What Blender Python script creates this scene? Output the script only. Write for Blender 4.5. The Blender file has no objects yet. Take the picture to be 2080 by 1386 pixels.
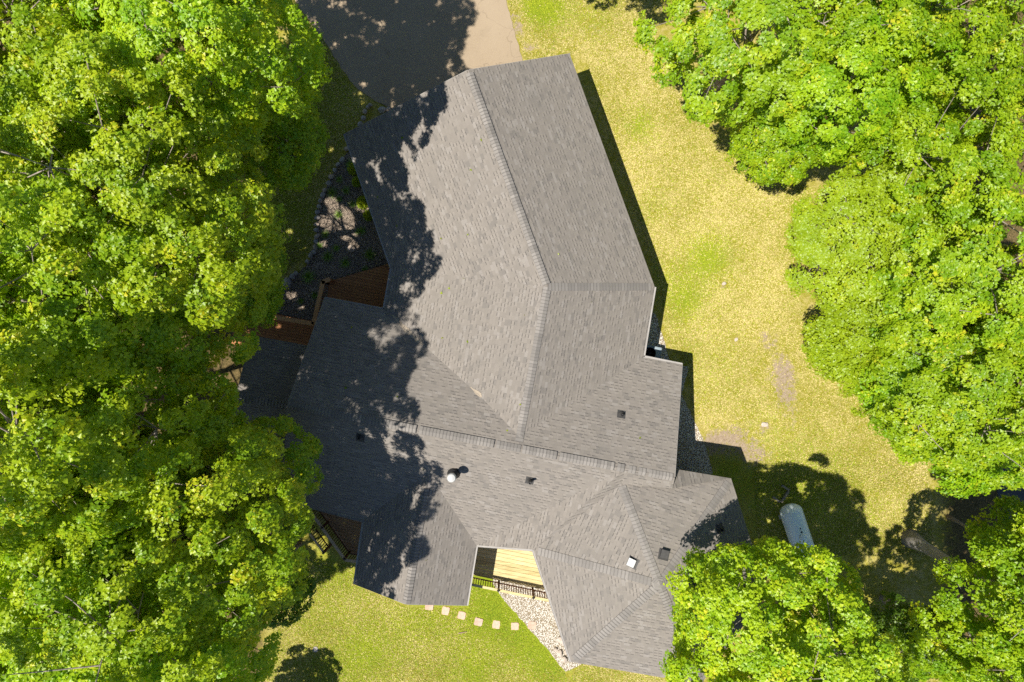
import bpy, bmesh, math, random
import numpy as np
from mathutils import Vector, Matrix
from mathutils.bvhtree import BVHTree

sc = bpy.context.scene
COL = sc.collection
H = 34.0                       # drone height over the upper lawn
F = 2080 * 24.0 / 36.0         # focal length in photo pixels

# ------------------------------------------------------------------ camera, sky, sun
cam_d = bpy.data.cameras.new('camera'); cam_d.lens = 24.0; cam_d.sensor_width = 36.0
cam_d.clip_start = 0.1; cam_d.clip_end = 2000
cam = bpy.data.objects.new('camera', cam_d); COL.objects.link(cam)
cam.location = (0, 0, H); cam.rotation_euler = (0, 0, 0)
sc.camera = cam

SUN = Vector((0.433, 0.144, -1.0)).normalized()      # direction the sunlight travels
w = bpy.data.worlds.new('World'); sc.world = w; w.use_nodes = True
wn = w.node_tree.nodes; wl = w.node_tree.links
sky = wn.new('ShaderNodeTexSky'); sky.sky_type = 'NISHITA'; sky.sun_disc = False
sky.sun_elevation = math.asin(-SUN.z); sky.sun_rotation = math.atan2(-SUN.x, -SUN.y)
sky.altitude = 200; sky.air_density = 1.0; sky.dust_density = 0.2; sky.ozone_density = 3.0
bgn = wn['Background']; bgn.inputs['Strength'].default_value = 0.07
wl.new(sky.outputs['Color'], bgn.inputs['Color'])
sl = bpy.data.lights.new('sun', 'SUN'); sl.energy = 5.0; sl.angle = math.radians(0.5); sl.color = (1.0, 0.95, 0.86)
so = bpy.data.objects.new('sun', sl); COL.objects.link(so); so.location = (-20, -8, 60)
so.rotation_euler = SUN.to_track_quat('-Z', 'Y').to_euler()
sc.view_settings.view_transform = 'Standard'; sc.view_settings.look = 'None'
sc.view_settings.exposure = 0.63; sc.view_settings.gamma = 1.0
sc.cycles.max_bounces = 9; sc.cycles.diffuse_bounces = 5; sc.cycles.transmission_bounces = 5
sc.cycles.use_denoising = False

# ------------------------------------------------------------------ helpers
def W(px, py, z):
    d = (H - z) / F
    return Vector(((px - 1040) * d, (693 - py) * d, z))
def sstep(t):
    t = min(1.0, max(0.0, t)); return t * t * (3 - 2 * t)
def zg(x, y):
    return -0.9 * sstep((-y - 4.0) / 3.8) + 0.05 * math.sin(x * .35) * math.cos(y * .3)
def G(px, py, dz=0.0):
    z = 0.0
    for _ in range(6):
        p = W(px, py, z + dz); z = zg(p.x, p.y)
    return W(px, py, z + dz)
def thing(name, label, cat, loc=(0, 0, 0), rz=0, group=None):
    o = bpy.data.objects.new(name, None); COL.objects.link(o)
    o.location = loc; o.rotation_euler = (0, 0, rz); o.empty_display_size = .3
    o['label'] = label; o['category'] = cat
    if group: o['group'] = group
    return o
def tag(o, label=None, cat=None, group=None, kind=None):
    if label: o['label'] = label
    if cat: o['category'] = cat
    if group: o['group'] = group
    if kind: o['kind'] = kind
    return o
def link_mesh(name, me, mat, parent=None):
    o = bpy.data.objects.new(name, me); COL.objects.link(o)
    if mat and not me.materials: me.materials.append(mat)
    if parent: o.parent = parent
    return o
def obj(name, bm, mat, parent=None, smooth=False):
    me = bpy.data.meshes.new(name); bm.normal_update(); bm.to_mesh(me); bm.free()
    if smooth:
        for p in me.polygons: p.use_smooth = True
    return link_mesh(name, me, mat, parent)
def copy_tree(o, parent=None):
    c = o.copy(); COL.objects.link(c); c.parent = parent
    for ch in list(o.children): copy_tree(ch, c)
    return c
def add_box(bm, c, s, rot=None):
    m = Matrix.Translation(c) @ (rot.to_4x4() if rot else Matrix.Identity(4)) @ Matrix.Diagonal((s[0], s[1], s[2], 1))
    return bmesh.ops.create_cube(bm, size=1.0, matrix=m)['verts']
def bar(bm, a, b, wd, ht, up=Vector((0, 0, 1))):
    a = Vector(a); b = Vector(b); d = b - a; L = d.length
    x = d.normalized(); y = up.cross(x)
    if y.length < 1e-4: y = Vector((0, 1, 0)).cross(x)
    y.normalize(); z = x.cross(y)
    R = Matrix((x, y, z)).transposed()
    return add_box(bm, (a + b) / 2, (L, wd, ht), R)
def tube(bm, pts, rads, seg=8, cap=True):
    rings = []
    n = len(pts)
    for i, p in enumerate(pts):
        p = Vector(p)
        d = (Vector(pts[min(i + 1, n - 1)]) - Vector(pts[max(i - 1, 0)])).normalized()
        u = d.orthogonal().normalized()
        if i and abs(prev_u.dot(d)) < .95:
            u = (prev_u - d * prev_u.dot(d)).normalized()
        prev_u = u
        v = d.cross(u)
        rings.append([bm.verts.new(p + rads[i] * (math.cos(t) * u + math.sin(t) * v))
                      for t in [2 * math.pi * k / seg for k in range(seg)]])
    for a, b in zip(rings, rings[1:]):
        for k in range(seg):
            bm.faces.new((a[k], a[(k + 1) % seg], b[(k + 1) % seg], b[k]))
    if cap:
        bm.faces.new(rings[0][::-1]); bm.faces.new(rings[-1])
    return rings
def lathe(bm, prof, seg=20, c=(0, 0, 0)):
    c = Vector(c); rings = []
    for r, z in prof:
        rings.append([bm.verts.new(c + Vector((r * math.cos(2 * math.pi * k / seg), r * math.sin(2 * math.pi * k / seg), z))) for k in range(seg)])
    for a, b in zip(rings, rings[1:]):
        for k in range(seg):
            bm.faces.new((a[k], a[(k + 1) % seg], b[(k + 1) % seg], b[k]))
    bm.faces.new(rings[0][::-1]); bm.faces.new(rings[-1])

# ------------------------------------------------------------------ materials
class NT:
    def __init__(s, name):
        s.m = bpy.data.materials.new(name); s.m.use_nodes = True
        s.t = s.m.node_tree; s.b = s.t.nodes['Principled BSDF']; s.out = s.t.nodes['Material Output']
    def n(s, typ, **kw):
        nd = s.t.nodes.new('ShaderNode' + typ)
        for k, v in kw.items(): setattr(nd, k, v)
        return nd
    def l(s, a, b): s.t.links.new(a, b)
    def val(s, sock, v):
        if isinstance(v, bpy.types.NodeSocket): s.l(v, sock)
        elif v is not None: sock.default_value = v
    def math(s, op, a, b=None, c=None, clamp=False):
        nd = s.n('Math', operation=op); nd.use_clamp = clamp
        for i, v in enumerate((a, b, c)): s.val(nd.inputs[i], v)
        return nd.outputs[0]
    def mix(s, f, a, b, blend='MIX'):
        nd = s.n('Mix', data_type='RGBA', blend_type=blend)
        s.val(nd.inputs[0], f); s.val(nd.inputs[6], a); s.val(nd.inputs[7], b)
        return nd.outputs[2]
    def ramp(s, f, lo, hi):
        nd = s.n('MapRange', interpolation_type='SMOOTHSTEP'); s.val(nd.inputs[0], f)
        nd.inputs[1].default_value = lo; nd.inputs[2].default_value = hi
        return nd.outputs[0]
    def noise(s, scale, detail=3, rough=.55, vec=None, dist=0):
        nd = s.n('TexNoise'); nd.inputs['Scale'].default_value = scale
        nd.inputs['Detail'].default_value = detail; nd.inputs['Roughness'].default_value = rough
        nd.inputs['Distortion'].default_value = dist
        if vec is not None: s.l(vec, nd.inputs['Vector'])
        return nd.outputs['Fac']
    def pos(s): return s.n('NewGeometry').outputs['Position']
    def objc(s): return s.n('TexCoord').outputs['Object']
    def attr(s, name): return s.n('Attribute', attribute_name=name)
    def bump(s, h, strength=.5, dist=.02):
        nd = s.n('Bump'); nd.inputs['Strength'].default_value = strength; nd.inputs['Distance'].default_value = dist
        s.l(h, nd.inputs['Height']); s.l(nd.outputs[0], s.b.inputs['Normal'])
    def base(s, c, rough=.8, spec=.3, metal=0):
        s.val(s.b.inputs['Base Color'], c); s.val(s.b.inputs['Roughness'], rough)
        s.b.inputs['Specular IOR Level'].default_value = spec; s.b.inputs['Metallic'].default_value = metal
        return s.m
def C(r, g, b): return (r, g, b, 1)

def plain(name, c1, c2, scale=8, rough=.7, spec=.3, metal=0, bump=.3, bd=.01):
    t = NT(name); p = t.objc()
    f = t.ramp(t.noise(scale, 5, .6, p), .3, .7)
    t.bump(t.noise(scale * 4, 4, .6, p), bump, bd)
    return t.base(t.mix(f, C(*c1), C(*c2)), rough, spec, metal)

def m_shingle():
    t = NT('asphalt_shingle')
    uv = t.n('UVMap'); sx = t.n('SeparateXYZ'); t.l(uv.outputs[0], sx.inputs[0])
    ROW = .142
    v = t.math('DIVIDE', sx.outputs[1], ROW); row = t.math('FLOOR', v); f = t.math('FRACT', v)
    def wnz(a, b):
        c = t.n('CombineXYZ'); t.val(c.inputs[0], a); t.val(c.inputs[1], b)
        nd = t.n('TexWhiteNoise', noise_dimensions='2D'); t.l(c.outputs[0], nd.inputs['Vector']); return nd.outputs['Value']
    def cells(width, seed):
        off = t.math('MULTIPLY', wnz(row, seed), 17.0)
        u = t.math('ADD', t.math('DIVIDE', sx.outputs[0], width), off)
        cell = t.math('FLOOR', u)
        return wnz(cell, t.math('ADD', row, seed * 3.7)), t.math('FRACT', u)
    r1, fu1 = cells(.205, 1.3); r2, fu2 = cells(.26, 7.1)
    warm = t.mix(r1, C(.203, .181, .159), C(.246, .219, .193))
    warm = t.mix(t.math('MULTIPLY', t.ramp(r2, .80, .95), .48), warm, C(.135, .125, .116))
    warm = t.mix(t.math('MULTIPLY', t.ramp(r2, .15, .02), .7), warm, C(.270, .246, .224))
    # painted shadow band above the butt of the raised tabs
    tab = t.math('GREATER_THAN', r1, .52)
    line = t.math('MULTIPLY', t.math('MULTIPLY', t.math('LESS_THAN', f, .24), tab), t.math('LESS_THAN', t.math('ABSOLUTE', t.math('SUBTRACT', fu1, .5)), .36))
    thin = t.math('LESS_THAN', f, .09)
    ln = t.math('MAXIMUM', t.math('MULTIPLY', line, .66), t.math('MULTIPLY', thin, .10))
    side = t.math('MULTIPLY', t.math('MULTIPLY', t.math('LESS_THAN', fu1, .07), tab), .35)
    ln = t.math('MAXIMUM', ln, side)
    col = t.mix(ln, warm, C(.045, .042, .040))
    p = t.pos()
    col = t.mix(t.math('MULTIPLY', t.ramp(t.noise(.45, 6, .7, p, 1.0), .42, .75), .38), col, C(.165, .152, .138))
    col = t.mix(t.math('MULTIPLY', t.ramp(t.noise(140, 2, .7, p), .35, .75), .25), col, C(.11, .105, .10))
    hgt = t.math('ADD', t.math('MULTIPLY', f, -1.0), t.math('MULTIPLY', tab, .4))
    t.bump(hgt, .35, .006)
    return t.base(col, .92, .15)

def m_cap():
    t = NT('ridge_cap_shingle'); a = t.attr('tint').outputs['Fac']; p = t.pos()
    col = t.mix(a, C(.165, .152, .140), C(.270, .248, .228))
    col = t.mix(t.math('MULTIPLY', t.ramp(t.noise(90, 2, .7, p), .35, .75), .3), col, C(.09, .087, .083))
    t.bump(t.noise(200, 2, .6, p), .4, .004)
    return t.base(col, .92, .15)

def m_ground():
    t = NT('lawn_grass'); p = t.pos(); a = t.attr('lawn'); sp = t.n('SeparateColor'); t.l(a.outputs['Color'], sp.inputs[0])
    g, d, lit = sp.outputs[0], sp.outputs[1], sp.outputs[2]
    n1 = t.noise(.9, 6, .62, p); n2 = t.noise(3.6, 6, .75, p, .5); n3 = t.noise(11, 5, .8, p, .6); n4 = t.noise(30, 4, .8, p)
    straw = t.mix(t.ramp(n4, .40, .58), C(.32, .255, .060), C(.60, .49, .225))
    olive = t.mix(t.ramp(n4, .41, .57), C(.165, .17, .012), C(.40, .345, .050))
    dry = t.mix(t.ramp(t.math('ADD', t.math('MULTIPLY', n2, .65), t.math('MULTIPLY', n1, .35)), .40, .66), olive, straw)
    green = t.mix(t.ramp(n4, .38, .60), C(.115, .185, .008), (.335, .375, .024, 1))
    gf = t.ramp(t.math('ADD', g, t.math('ADD', t.math('MULTIPLY', t.math('SUBTRACT', n2, .5), 1.7), t.math('MULTIPLY', t.math('SUBTRACT', n3, .5), 1.1))), .22, .80)
    col = t.mix(gf, dry, green)
    soil = t.mix(t.ramp(n3, .3, .7), C(.24, .175, .115), C(.42, .33, .24))
    df = t.ramp(t.math('ADD', d, t.math('ADD', t.math('MULTIPLY', t.math('SUBTRACT', n2, .5), 1.3), t.math('MULTIPLY', t.math('SUBTRACT', n3, .5), .8))), .38, .66)
    col = t.mix(df, col, soil)
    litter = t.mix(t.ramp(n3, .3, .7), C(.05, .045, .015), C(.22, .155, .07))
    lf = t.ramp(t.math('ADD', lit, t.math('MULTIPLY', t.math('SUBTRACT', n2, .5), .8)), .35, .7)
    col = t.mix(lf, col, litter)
    t.bump(t.math('ADD', n4, t.math('MULTIPLY', n3, .8)), .9, .05)
    return t.base(col, .95, .1)

def m_gravel(name, dark, light, mid, scale=15):
    t = NT(name); p = t.pos()
    vo = t.n('TexVoronoi'); vo.inputs['Scale'].default_value = scale; t.l(p, vo.inputs['Vector'])
    sp = t.n('SeparateColor'); t.l(vo.outputs['Color'], sp.inputs[0])
    c = t.mix(sp.outputs[0], C(*mid), C(*light))
    c = t.mix(t.ramp(sp.outputs[1], .72, .9), c, C(*dark))
    c = t.mix(t.ramp(vo.outputs['Distance'], .38, .62), c, C(dark[0] * .6, dark[1] * .6, dark[2] * .6))
    t.bump(t.math('SUBTRACT', 1.0, vo.outputs['Distance']), 1.0, .05)
    return t.base(c, .8, .3)

def m_leaf(name, c1, c2, cy, trans=.47):
    t = NT(name); r = t.attr('rnd').outputs['Fac']; oi = t.n('ObjectInfo').outputs['Random']
    col = t.mix(r, C(*c1), C(*c2))
    col = t.mix(t.ramp(r, .86, 1.0), col, C(*cy))
    hsv = t.n('HueSaturation'); t.l(col, hsv.inputs['Color'])
    t.val(hsv.inputs['Hue'], t.math('ADD', .5 - .007, t.math('MULTIPLY', oi, .013)))
    t.val(hsv.inputs['Value'], t.math('ADD', .92, t.math('MULTIPLY', oi, .16)))
    col = hsv.outputs[0]
    t.base(col, .42, .5)
    tr = t.n('BsdfTranslucent'); tc = t.mix(1.0, col, C(1.55, 1.35, .45), 'MULTIPLY'); t.l(tc, tr.inputs['Color'])
    mx = t.n('MixShader'); mx.inputs[0].default_value = trans
    t.l(t.b.outputs[0], mx.inputs[1]); t.l(tr.outputs[0], mx.inputs[2]); t.l(mx.outputs[0], t.out.inputs['Surface'])
    return t.m

def m_wood(name, c1, c2, rough=.75):
    t = NT(name); a = t.attr('tint').outputs['Fac']; p = t.pos()
    mp = t.n('Mapping'); t.l(p, mp.inputs[0]); mp.inputs['Scale'].default_value = (1.2, 14, 14)
    n = t.noise(1.6, 4, .6, mp.outputs[0])
    f = t.math('ADD', t.math('MULTIPLY', t.ramp(n, .3, .7), .55), t.math('MULTIPLY', a, .45))
    t.bump(n, .3, .004)
    return t.base(t.mix(f, C(*c1), C(*c2)), rough, .25)

def m_asphalt(name, c1, c2, fleck):
    t = NT(name); p = t.pos()
    c = t.mix(t.ramp(t.noise(.35, 5, .6, p), .3, .7), C(*c1), C(*c2))
    c = t.mix(t.math('MULTIPLY', t.ramp(t.noise(45, 3, .8, p), .42, .68), .55), c, C(*fleck))
    c = t.mix(t.math('MULTIPLY', t.ramp(t.noise(1.6, 5, .7, p, .5), .55, .75), .3), c, C(c1[0] * .6, c1[1] * .6, c1[2] * .6))
    vo = t.n('TexVoronoi', feature='DISTANCE_TO_EDGE'); vo.inputs['Scale'].default_value = .42
    wp = t.n('VectorMath', operation='ADD'); nz = t.n('TexNoise'); nz.inputs['Scale'].default_value = 1.4; t.l(p, nz.inputs['Vector']); t.l(p, wp.inputs[0]); t.l(nz.outputs['Color'], wp.inputs[1]); t.l(wp.outputs[0], vo.inputs['Vector'])
    c = t.mix(t.math('MULTIPLY', t.ramp(vo.outputs['Distance'], .010, .003), .28), c, C(c1[0] * .35, c1[1] * .33, c1[2] * .3))
    t.bump(t.noise(90, 3, .7, p), .5, .006)
    return t.base(c, .9, .2)

M = dict(
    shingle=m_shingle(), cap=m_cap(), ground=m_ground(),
    white_gravel=m_gravel('white_pebbles', (.40, .32, .21), (.80, .76, .69), (.66, .60, .51), 19),
    bed_gravel=m_gravel('mixed_pebbles', (.12, .095, .07), (.70, .565, .44), (.40, .30, .22), 30),
    leaf=m_leaf('maple_leaf', (.150, .320, .0065), (.420, .560, .0150), (.60, .58, .030)),
    leaf_fine=m_leaf('light_leaf', (.235, .335, .010), (.380, .475, .016), (.45, .48, .025)),
    leaf_bright=m_leaf('sunlit_maple_leaf', (.185, .365, .0070), (.500, .620, .0180), (.66, .63, .035), .48),  # same maple leaf, lightened so sunlit brightness is in the colour
    leaf_dark=m_leaf('shaded_leaf', (.075, .180, .012), (.150, .270, .015), (.24, .30, .015)),  # understory shade painted into a darker leaf colour
    bark=plain('bark', (.19, .155, .13), (.36, .31, .265), 6, .95, .1, 0, .8, .03),
    dead=plain('bare_twig', (.26, .17, .13), (.40, .29, .23), 8, .9, .1),
    drive=m_asphalt('worn_driveway', (.315, .245, .168), (.275, .21, .14), (.40, .325, .24)),
    road=m_asphalt('asphalt_road', (.06, .06, .062), (.085, .085, .088), (.12, .12, .12)),
    white=plain('white_aluminium', (.27, .252, .235), (.32, .30, .28), 3, .45, .4, 0, .05),
    siding=plain('lap_siding', (.42, .36, .28), (.47, .41, .32), 2, .8, .2, 0, .1),
    black=plain('black_metal', (.012, .012, .013), (.025, .025, .027), 12, .45, .4, 0, .1),
    vent=plain('grey_vent_metal', (.045, .043, .042), (.060, .058, .056), 10, .6, .3, 0, .05),
    galv=plain('galvanised_steel', (.40, .40, .39), (.46, .46, .45), 9, .55, .4, .0, .05),
    tank=plain('white_tank_paint', (.82, .92, .95), (.86, .94, .95), 3, .35, .45, 0, .03),
    cedar=m_wood('cedar_stain', (.30, .125, .048), (.46, .21, .085)),
    deck_light=m_wood('honey_deck_board', (.36, .275, .115), (.64, .54, .29)),
    dark_wood=m_wood('dark_brown_wood', (.085, .036, .020), (.150, .066, .036)),
    tan_wood=m_wood('weathered_rail', (.40, .28, .17), (.54, .40, .26)),
    brown_deck=m_wood('brown_deck_board', (.32, .19, .10), (.46, .29, .165)),
    grey_wood=m_wood('grey_timber', (.20, .165, .135), (.33, .28, .235)),
    sand=plain('sandy_debris', (.27, .225, .175), (.38, .32, .25), 20, .95, .1, 0, .5, .01),
    stone=plain('field_stone', (.24, .215, .195), (.40, .365, .335), 5, .9, .2, 0, .5, .02),
    stone_tan=plain('tan_stone', (.34, .265, .205), (.48, .39, .31), 5, .9, .2, 0, .5, .02),
    pale_stone=plain('pale_stone', (.40, .33, .27), (.55, .48, .41), 6, .9, .2, 0, .5, .02),
    paver=plain('pink_paver', (.48, .315, .225), (.58, .41, .31), 14, .9, .2, 0, .5, .01),
    paver_worn=plain('worn_paver', (.40, .28, .21), (.52, .385, .295), 9, .95, .1, 0, .5, .01),
    blade=m_leaf('grass_blade', (.12, .24, .02), (.24, .36, .05), (.34, .40, .05), .3),
    ac=plain('grey_blue_metal', (.20, .25, .28), (.25, .30, .33), 5, .5, .4, 0, .05),
)

# ------------------------------------------------------------------ the ground
def blob(x, y, items):
    s = 0.0
    for (bx, by, r, a) in items:
        d2 = ((x - bx) ** 2 + (y - by) ** 2) / (r * r)
        if d2 < 6: s += a * math.exp(-d2)
    return s
def gl(lst):
    out = []
    for (px, py, rp, a) in lst:
        p = G(px, py); out.append((p.x, p.y, rp * H / F, a))
    return out
GREEN = gl([(1300, 255, 34, .75), (1438, 525, 50, 1.0), (1392, 612, 44, .8), (1345, 560, 40, .45), (1120, 20, 45, .9), (1085, 10, 30, .8),
            (1210, 40, 45, .45), (1440, 740, 80, .25), (1560, 880, 60, .3), (1330, 420, 40, .35), (1640, 420, 45, .4), (1480, 330, 60, .15),
            (1010, 1210, 70, .75), (1070, 1290, 70, .7), (1120, 1340, 60, .65), (960, 1280, 60, .45), (740, 1330, 60, .6), (960, 1370, 50, .7),
            (860, 1250, 60, .45), (700, 1180, 60, .45), (640, 1250, 50, .3), (800, 1290, 90, .25), (1000, 1150, 60, .6), (680, 1370, 50, .3),
            (1560, 1020, 90, .5), (1650, 960, 80, .3), (1700, 1060, 120, .45), (1470, 960, 60, .6), (640, 200, 80, .6), (590, 430, 70, .6), (650, 1140, 40, .5)])
DIRT = gl([(1560, 690, 34, .55), (1590, 770, 40, .50), (1600, 810, 30, .4), (1490, 890, 46, .65), (1440, 900, 30, .5), (1540, 930, 40, .55), (1400, 840, 30, .3),
           (1590, 740, 30, .35), (1520, 770, 30, .28), (1050, 60, 20, .6), (1075, 100, 26, .5), (1045, 30, 16, .5), (1220, 60, 40, .28), (1150, 60, 60, .25),
           (1470, 578, 10, .6), (1495, 690, 9, .4), (1553, 866, 14, .5), (1610, 860, 36, .4), (1340, 170, 25, .3), (1540, 300, 40, .3),
           (1900, 340, 60, .5), (1940, 850, 40, .6), (1760, 1340, 60, .6), (1165, 1350, 20, .5)])
def axis(lo, hi, step, far):
    a = list(np.arange(lo, hi + 1e-6, step)); d = step; l = lo; h_ = hi
    pre = []; post = []
    while l > -far:
        d *= 1.5; l -= d; h_ += d; pre.insert(0, l); post.append(h_)
    return pre + a + post
xs = axis(-28, 28, .25, 500); ys = axis(-20, 20, .25, 500)
nx, ny = len(xs), len(ys)
V = np.zeros((ny, nx, 3)); LC = np.zeros((ny, nx, 4)); LC[..., 3] = 1
for j, y in enumerate(ys):
    for i, x in enumerate(xs):
        V[j, i] = (x, y, zg(x, y))
        if abs(x) < 29 and abs(y) < 21:
            base = .12 + .10 * sstep((-y - 9) / 3) * sstep((6 - x) / 3)
            LC[j, i, 0] = base + .65 * blob(x, y, GREEN); LC[j, i, 1] = blob(x, y, DIRT)
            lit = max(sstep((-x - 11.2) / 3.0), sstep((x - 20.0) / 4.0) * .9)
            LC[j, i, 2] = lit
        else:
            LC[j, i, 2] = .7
idx = np.arange(nx * ny).reshape(ny, nx)
q = np.stack([idx[:-1, :-1], idx[:-1, 1:], idx[1:, 1:], idx[1:, :-1]], -1).reshape(-1, 4)
me = bpy.data.meshes.new('lawn'); me.from_pydata(V.reshape(-1, 3).tolist(), [], q.tolist())
ca = me.color_attributes.new('lawn', 'FLOAT_COLOR', 'POINT'); ca.data.foreach_set('color', np.clip(LC, 0, 1.5).reshape(-1).astype(np.float32))
for p in me.polygons: p.use_smooth = True
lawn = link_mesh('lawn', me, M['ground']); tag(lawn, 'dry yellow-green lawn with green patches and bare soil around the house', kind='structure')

def drape(name, pts, mat, dz=.02, label=None, thick=0.0):
    """flat patch of ground cover following the terrain; pts are photo pixels"""
    bm = bmesh.new()
    rj = random.Random(len(pts)); q_ = []
    for (a, b) in zip(pts, pts[1:] + pts[:1]):
        k = max(1, int(math.hypot(b[0] - a[0], b[1] - a[1]) / 9))
        for i in range(k):
            q_.append((a[0] + (b[0] - a[0]) * i / k + rj.uniform(-1.3, 1.3), a[1] + (b[1] - a[1]) * i / k + rj.uniform(-1.3, 1.3)))
    P = [G(*p) for p in q_]
    vs = [bm.verts.new((p.x, p.y, 0)) for p in P]
    f = bm.faces.new(vs)
    if f.normal.z < 0 or True:
        bm.normal_update()
        if f.normal.z < 0: f.normal_flip()
    bmesh.ops.triangulate(bm, faces=bm.faces[:])
    for _ in range(7):
        es = [e for e in bm.edges if e.calc_length() > .45]
        if not es: break
        bmesh.ops.subdivide_edges(bm, edges=es, cuts=1, use_grid_fill=True)
        bmesh.ops.triangulate(bm, faces=bm.faces[:])
    for v in bm.verts: v.co.z = zg(v.co.x, v.co.y) + dz
    o = obj(name, bm, mat)
    tag(o, label, kind='structure')
    return o
drape('driveway', [(575, -60), (1010, -60), (1028, 0), (1045, 65), (1062, 125), (1075, 200), (960, 230), (850, 230), (800, 225), (762, 205), (722, 178), (694, 140), (662, 88), (632, 48), (600, 5)],
      M['drive'], .025, 'worn tan driveway meeting the garage, mostly in tree shade')
drape('road', [(2035, 940), (2120, 900), (2140, 1100), (2080, 1080), (2045, 1050), (2025, 1000)], M['road'], .02, 'piece of dark asphalt road between the right-hand trees')
drape('white_gravel_bed', [(1010, 1150), (1000, 1185), (1020, 1212), (1042, 1240), (1062, 1262), (1085, 1290), (1112, 1318), (1135, 1350), (1150, 1365), (1175, 1352), (1215, 1330), (1140, 1150)],
      M['white_gravel'], .02, 'bed of white pebbles along the wall below the wooden deck')
drape('gravel_strip', [(1285, 610), (1332, 640), (1345, 680), (1362, 740), (1400, 745), (1385, 800), (1412, 860), (1432, 900), (1448, 960), (1420, 985), (1350, 985), (1340, 760), (1285, 740)],
      M['white_gravel'], .02, 'strip of pebbles along the shaded right-hand house wall')
drape('garden_bed', [(722, 285), (705, 312), (682, 342), (664, 378), (651, 412), (645, 450), (644, 490), (640, 515), (622, 540), (600, 560), (580, 575), (560, 605), (540, 640), (560, 660), (800, 660), (830, 500), (760, 320)],
      M['bed_gravel'], .02, 'pebble garden bed in tree shade between lawn and house')

# ------------------------------------------------------------------ the house
ZE, ZR, ZM, ZB, ZT = 2.8, 4.93, 5.2, 4.2, 5.95
house = thing('house', 'rambling house with grey-brown shingled roof of joined angled wings', 'house', (0, 0, 0))
A_, B_, C_, D_ = W(700, 272, ZE), W(951, 142, ZR), W(1157, 109, ZE), W(1330, 583, ZE)
P_, K_, L_, S_ = W(1112, 583, ZR), W(795, 545, ZE), W(780, 629, ZE), W(1307, 725, ZE)
F_, T_ = W(659, 606, ZE), W(1386, 741, ZE)
G_, U_ = W(583, 823, ZM), W(1371, 971, ZM)
def mirror(rid, eave):
    m = rid + (rid - eave); m.z = ZE; return m
SL_, SR_ = mirror(G_, F_), mirror(U_, T_)
nM = (T_ - F_).cross(U_ - F_).normalized()
def on_plane(px, py, p0, n):
    o = Vector((0, 0, H)); d = W(px, py, 0) - o
    return o + d * ((p0 - o).dot(n) / d.dot(n))
R_ = on_plane(976, 806, F_, nM); Q_ = W(1052, 905, ZR + .04)
def ext(a, b, d):
    return b + (b - a).normalized() * d
S2 = ext(D_, S_, 1.6); L2 = ext(K_, L_, 1.2); Q2 = ext(P_, Q_, .35)
ZTE = 4.3
T6 = [Vector(((a) * (H - ZTE) / F, -(b) * (H - ZTE) / F, ZTE)) for a, b in [(445, 279), (519, 511), (384, 697), (120, 652)]]
T6 += [W(1083, 1117, 3.9), on_plane(1262, 985, U_, (G_ - U_).cross(SR_ - U_).normalized())]
NE_ = W(1360, 951, ZTE)                     # eave corner of the tower's upper face, under the gable rake
X_ = on_plane(1366, 992, U_, (G_ - U_).cross(SR_ - U_).normalized())
AP = W(1340, 1187, ZT)
b1, b2, b3, b4 = W(738, 1062, ZE), W(720, 1187, ZE), W(948, 1230, ZE), W(968, 1108, ZE)
bt = W(825, 1228, ZB); bs = W(865, 988, ZB)
b1x = ext(b2, b1, 1.2); b4x = ext(b3, b4, 1.2); bsx = ext(bt, bs, .6)
MR_ = G_ + (U_ - G_) * .872
roof_faces = [
    [A_, K_, P_, B_], [B_, P_, D_, C_],
    [K_, L_, R_, P_], [P_, R_, Q2], [L_, L2, R_], [P_, Q2, S2, D_],
    [F_, T_, U_, G_], [G_, MR_, b4, b1, SL_], [MR_, T6[5], T6[4]], [MR_, T6[4], b4], [MR_, U_, X_, T6[5]],
    [b1x, bsx, bt, b2], [bsx, b4x, b3, bt],
    [T6[5], X_, NE_, T6[0]], [T6[5], T6[0], AP],
] + [[T6[i], T6[(i + 1) % 6], AP] for i in range(5)]
bm = bmesh.new(); vmap = {}
def rv(p):
    k = (round(p.x, 4), round(p.y, 4), round(p.z, 4))
    if k not in vmap: vmap[k] = bm.verts.new(p)
    return vmap[k]
for fc in roof_faces: bm.faces.new([rv(p) for p in fc])
bm.normal_update()
for f in bm.faces:
    if f.normal.z < 0: f.normal_flip()
bm.normal_update()
uvl = bm.loops.layers.uv.new('UVMap')
for k, f in enumerate(bm.faces):
    n = f.normal; e = Vector((0, 0, 1)).cross(n).normalized(); up = n.cross(e).normalized()
    for lp in f.loops:
        lp[uvl].uv = (lp.vert.co.dot(e) + k * 3.31, lp.vert.co.dot(up))
bvh = BVHTree.FromBMesh(bm)
roof_me = bpy.data.meshes.new('roof'); bm.to_mesh(roof_me); bm.free()
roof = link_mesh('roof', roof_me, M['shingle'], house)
sd = roof.modifiers.new('thickness', 'SOLIDIFY'); sd.thickness = .14; sd.offset = -1
def rz(x, y):
    h = bvh.ray_cast(Vector((x, y, 20)), Vector((0, 0, -1)))
    return h[0].z if h[0] else None

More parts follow.
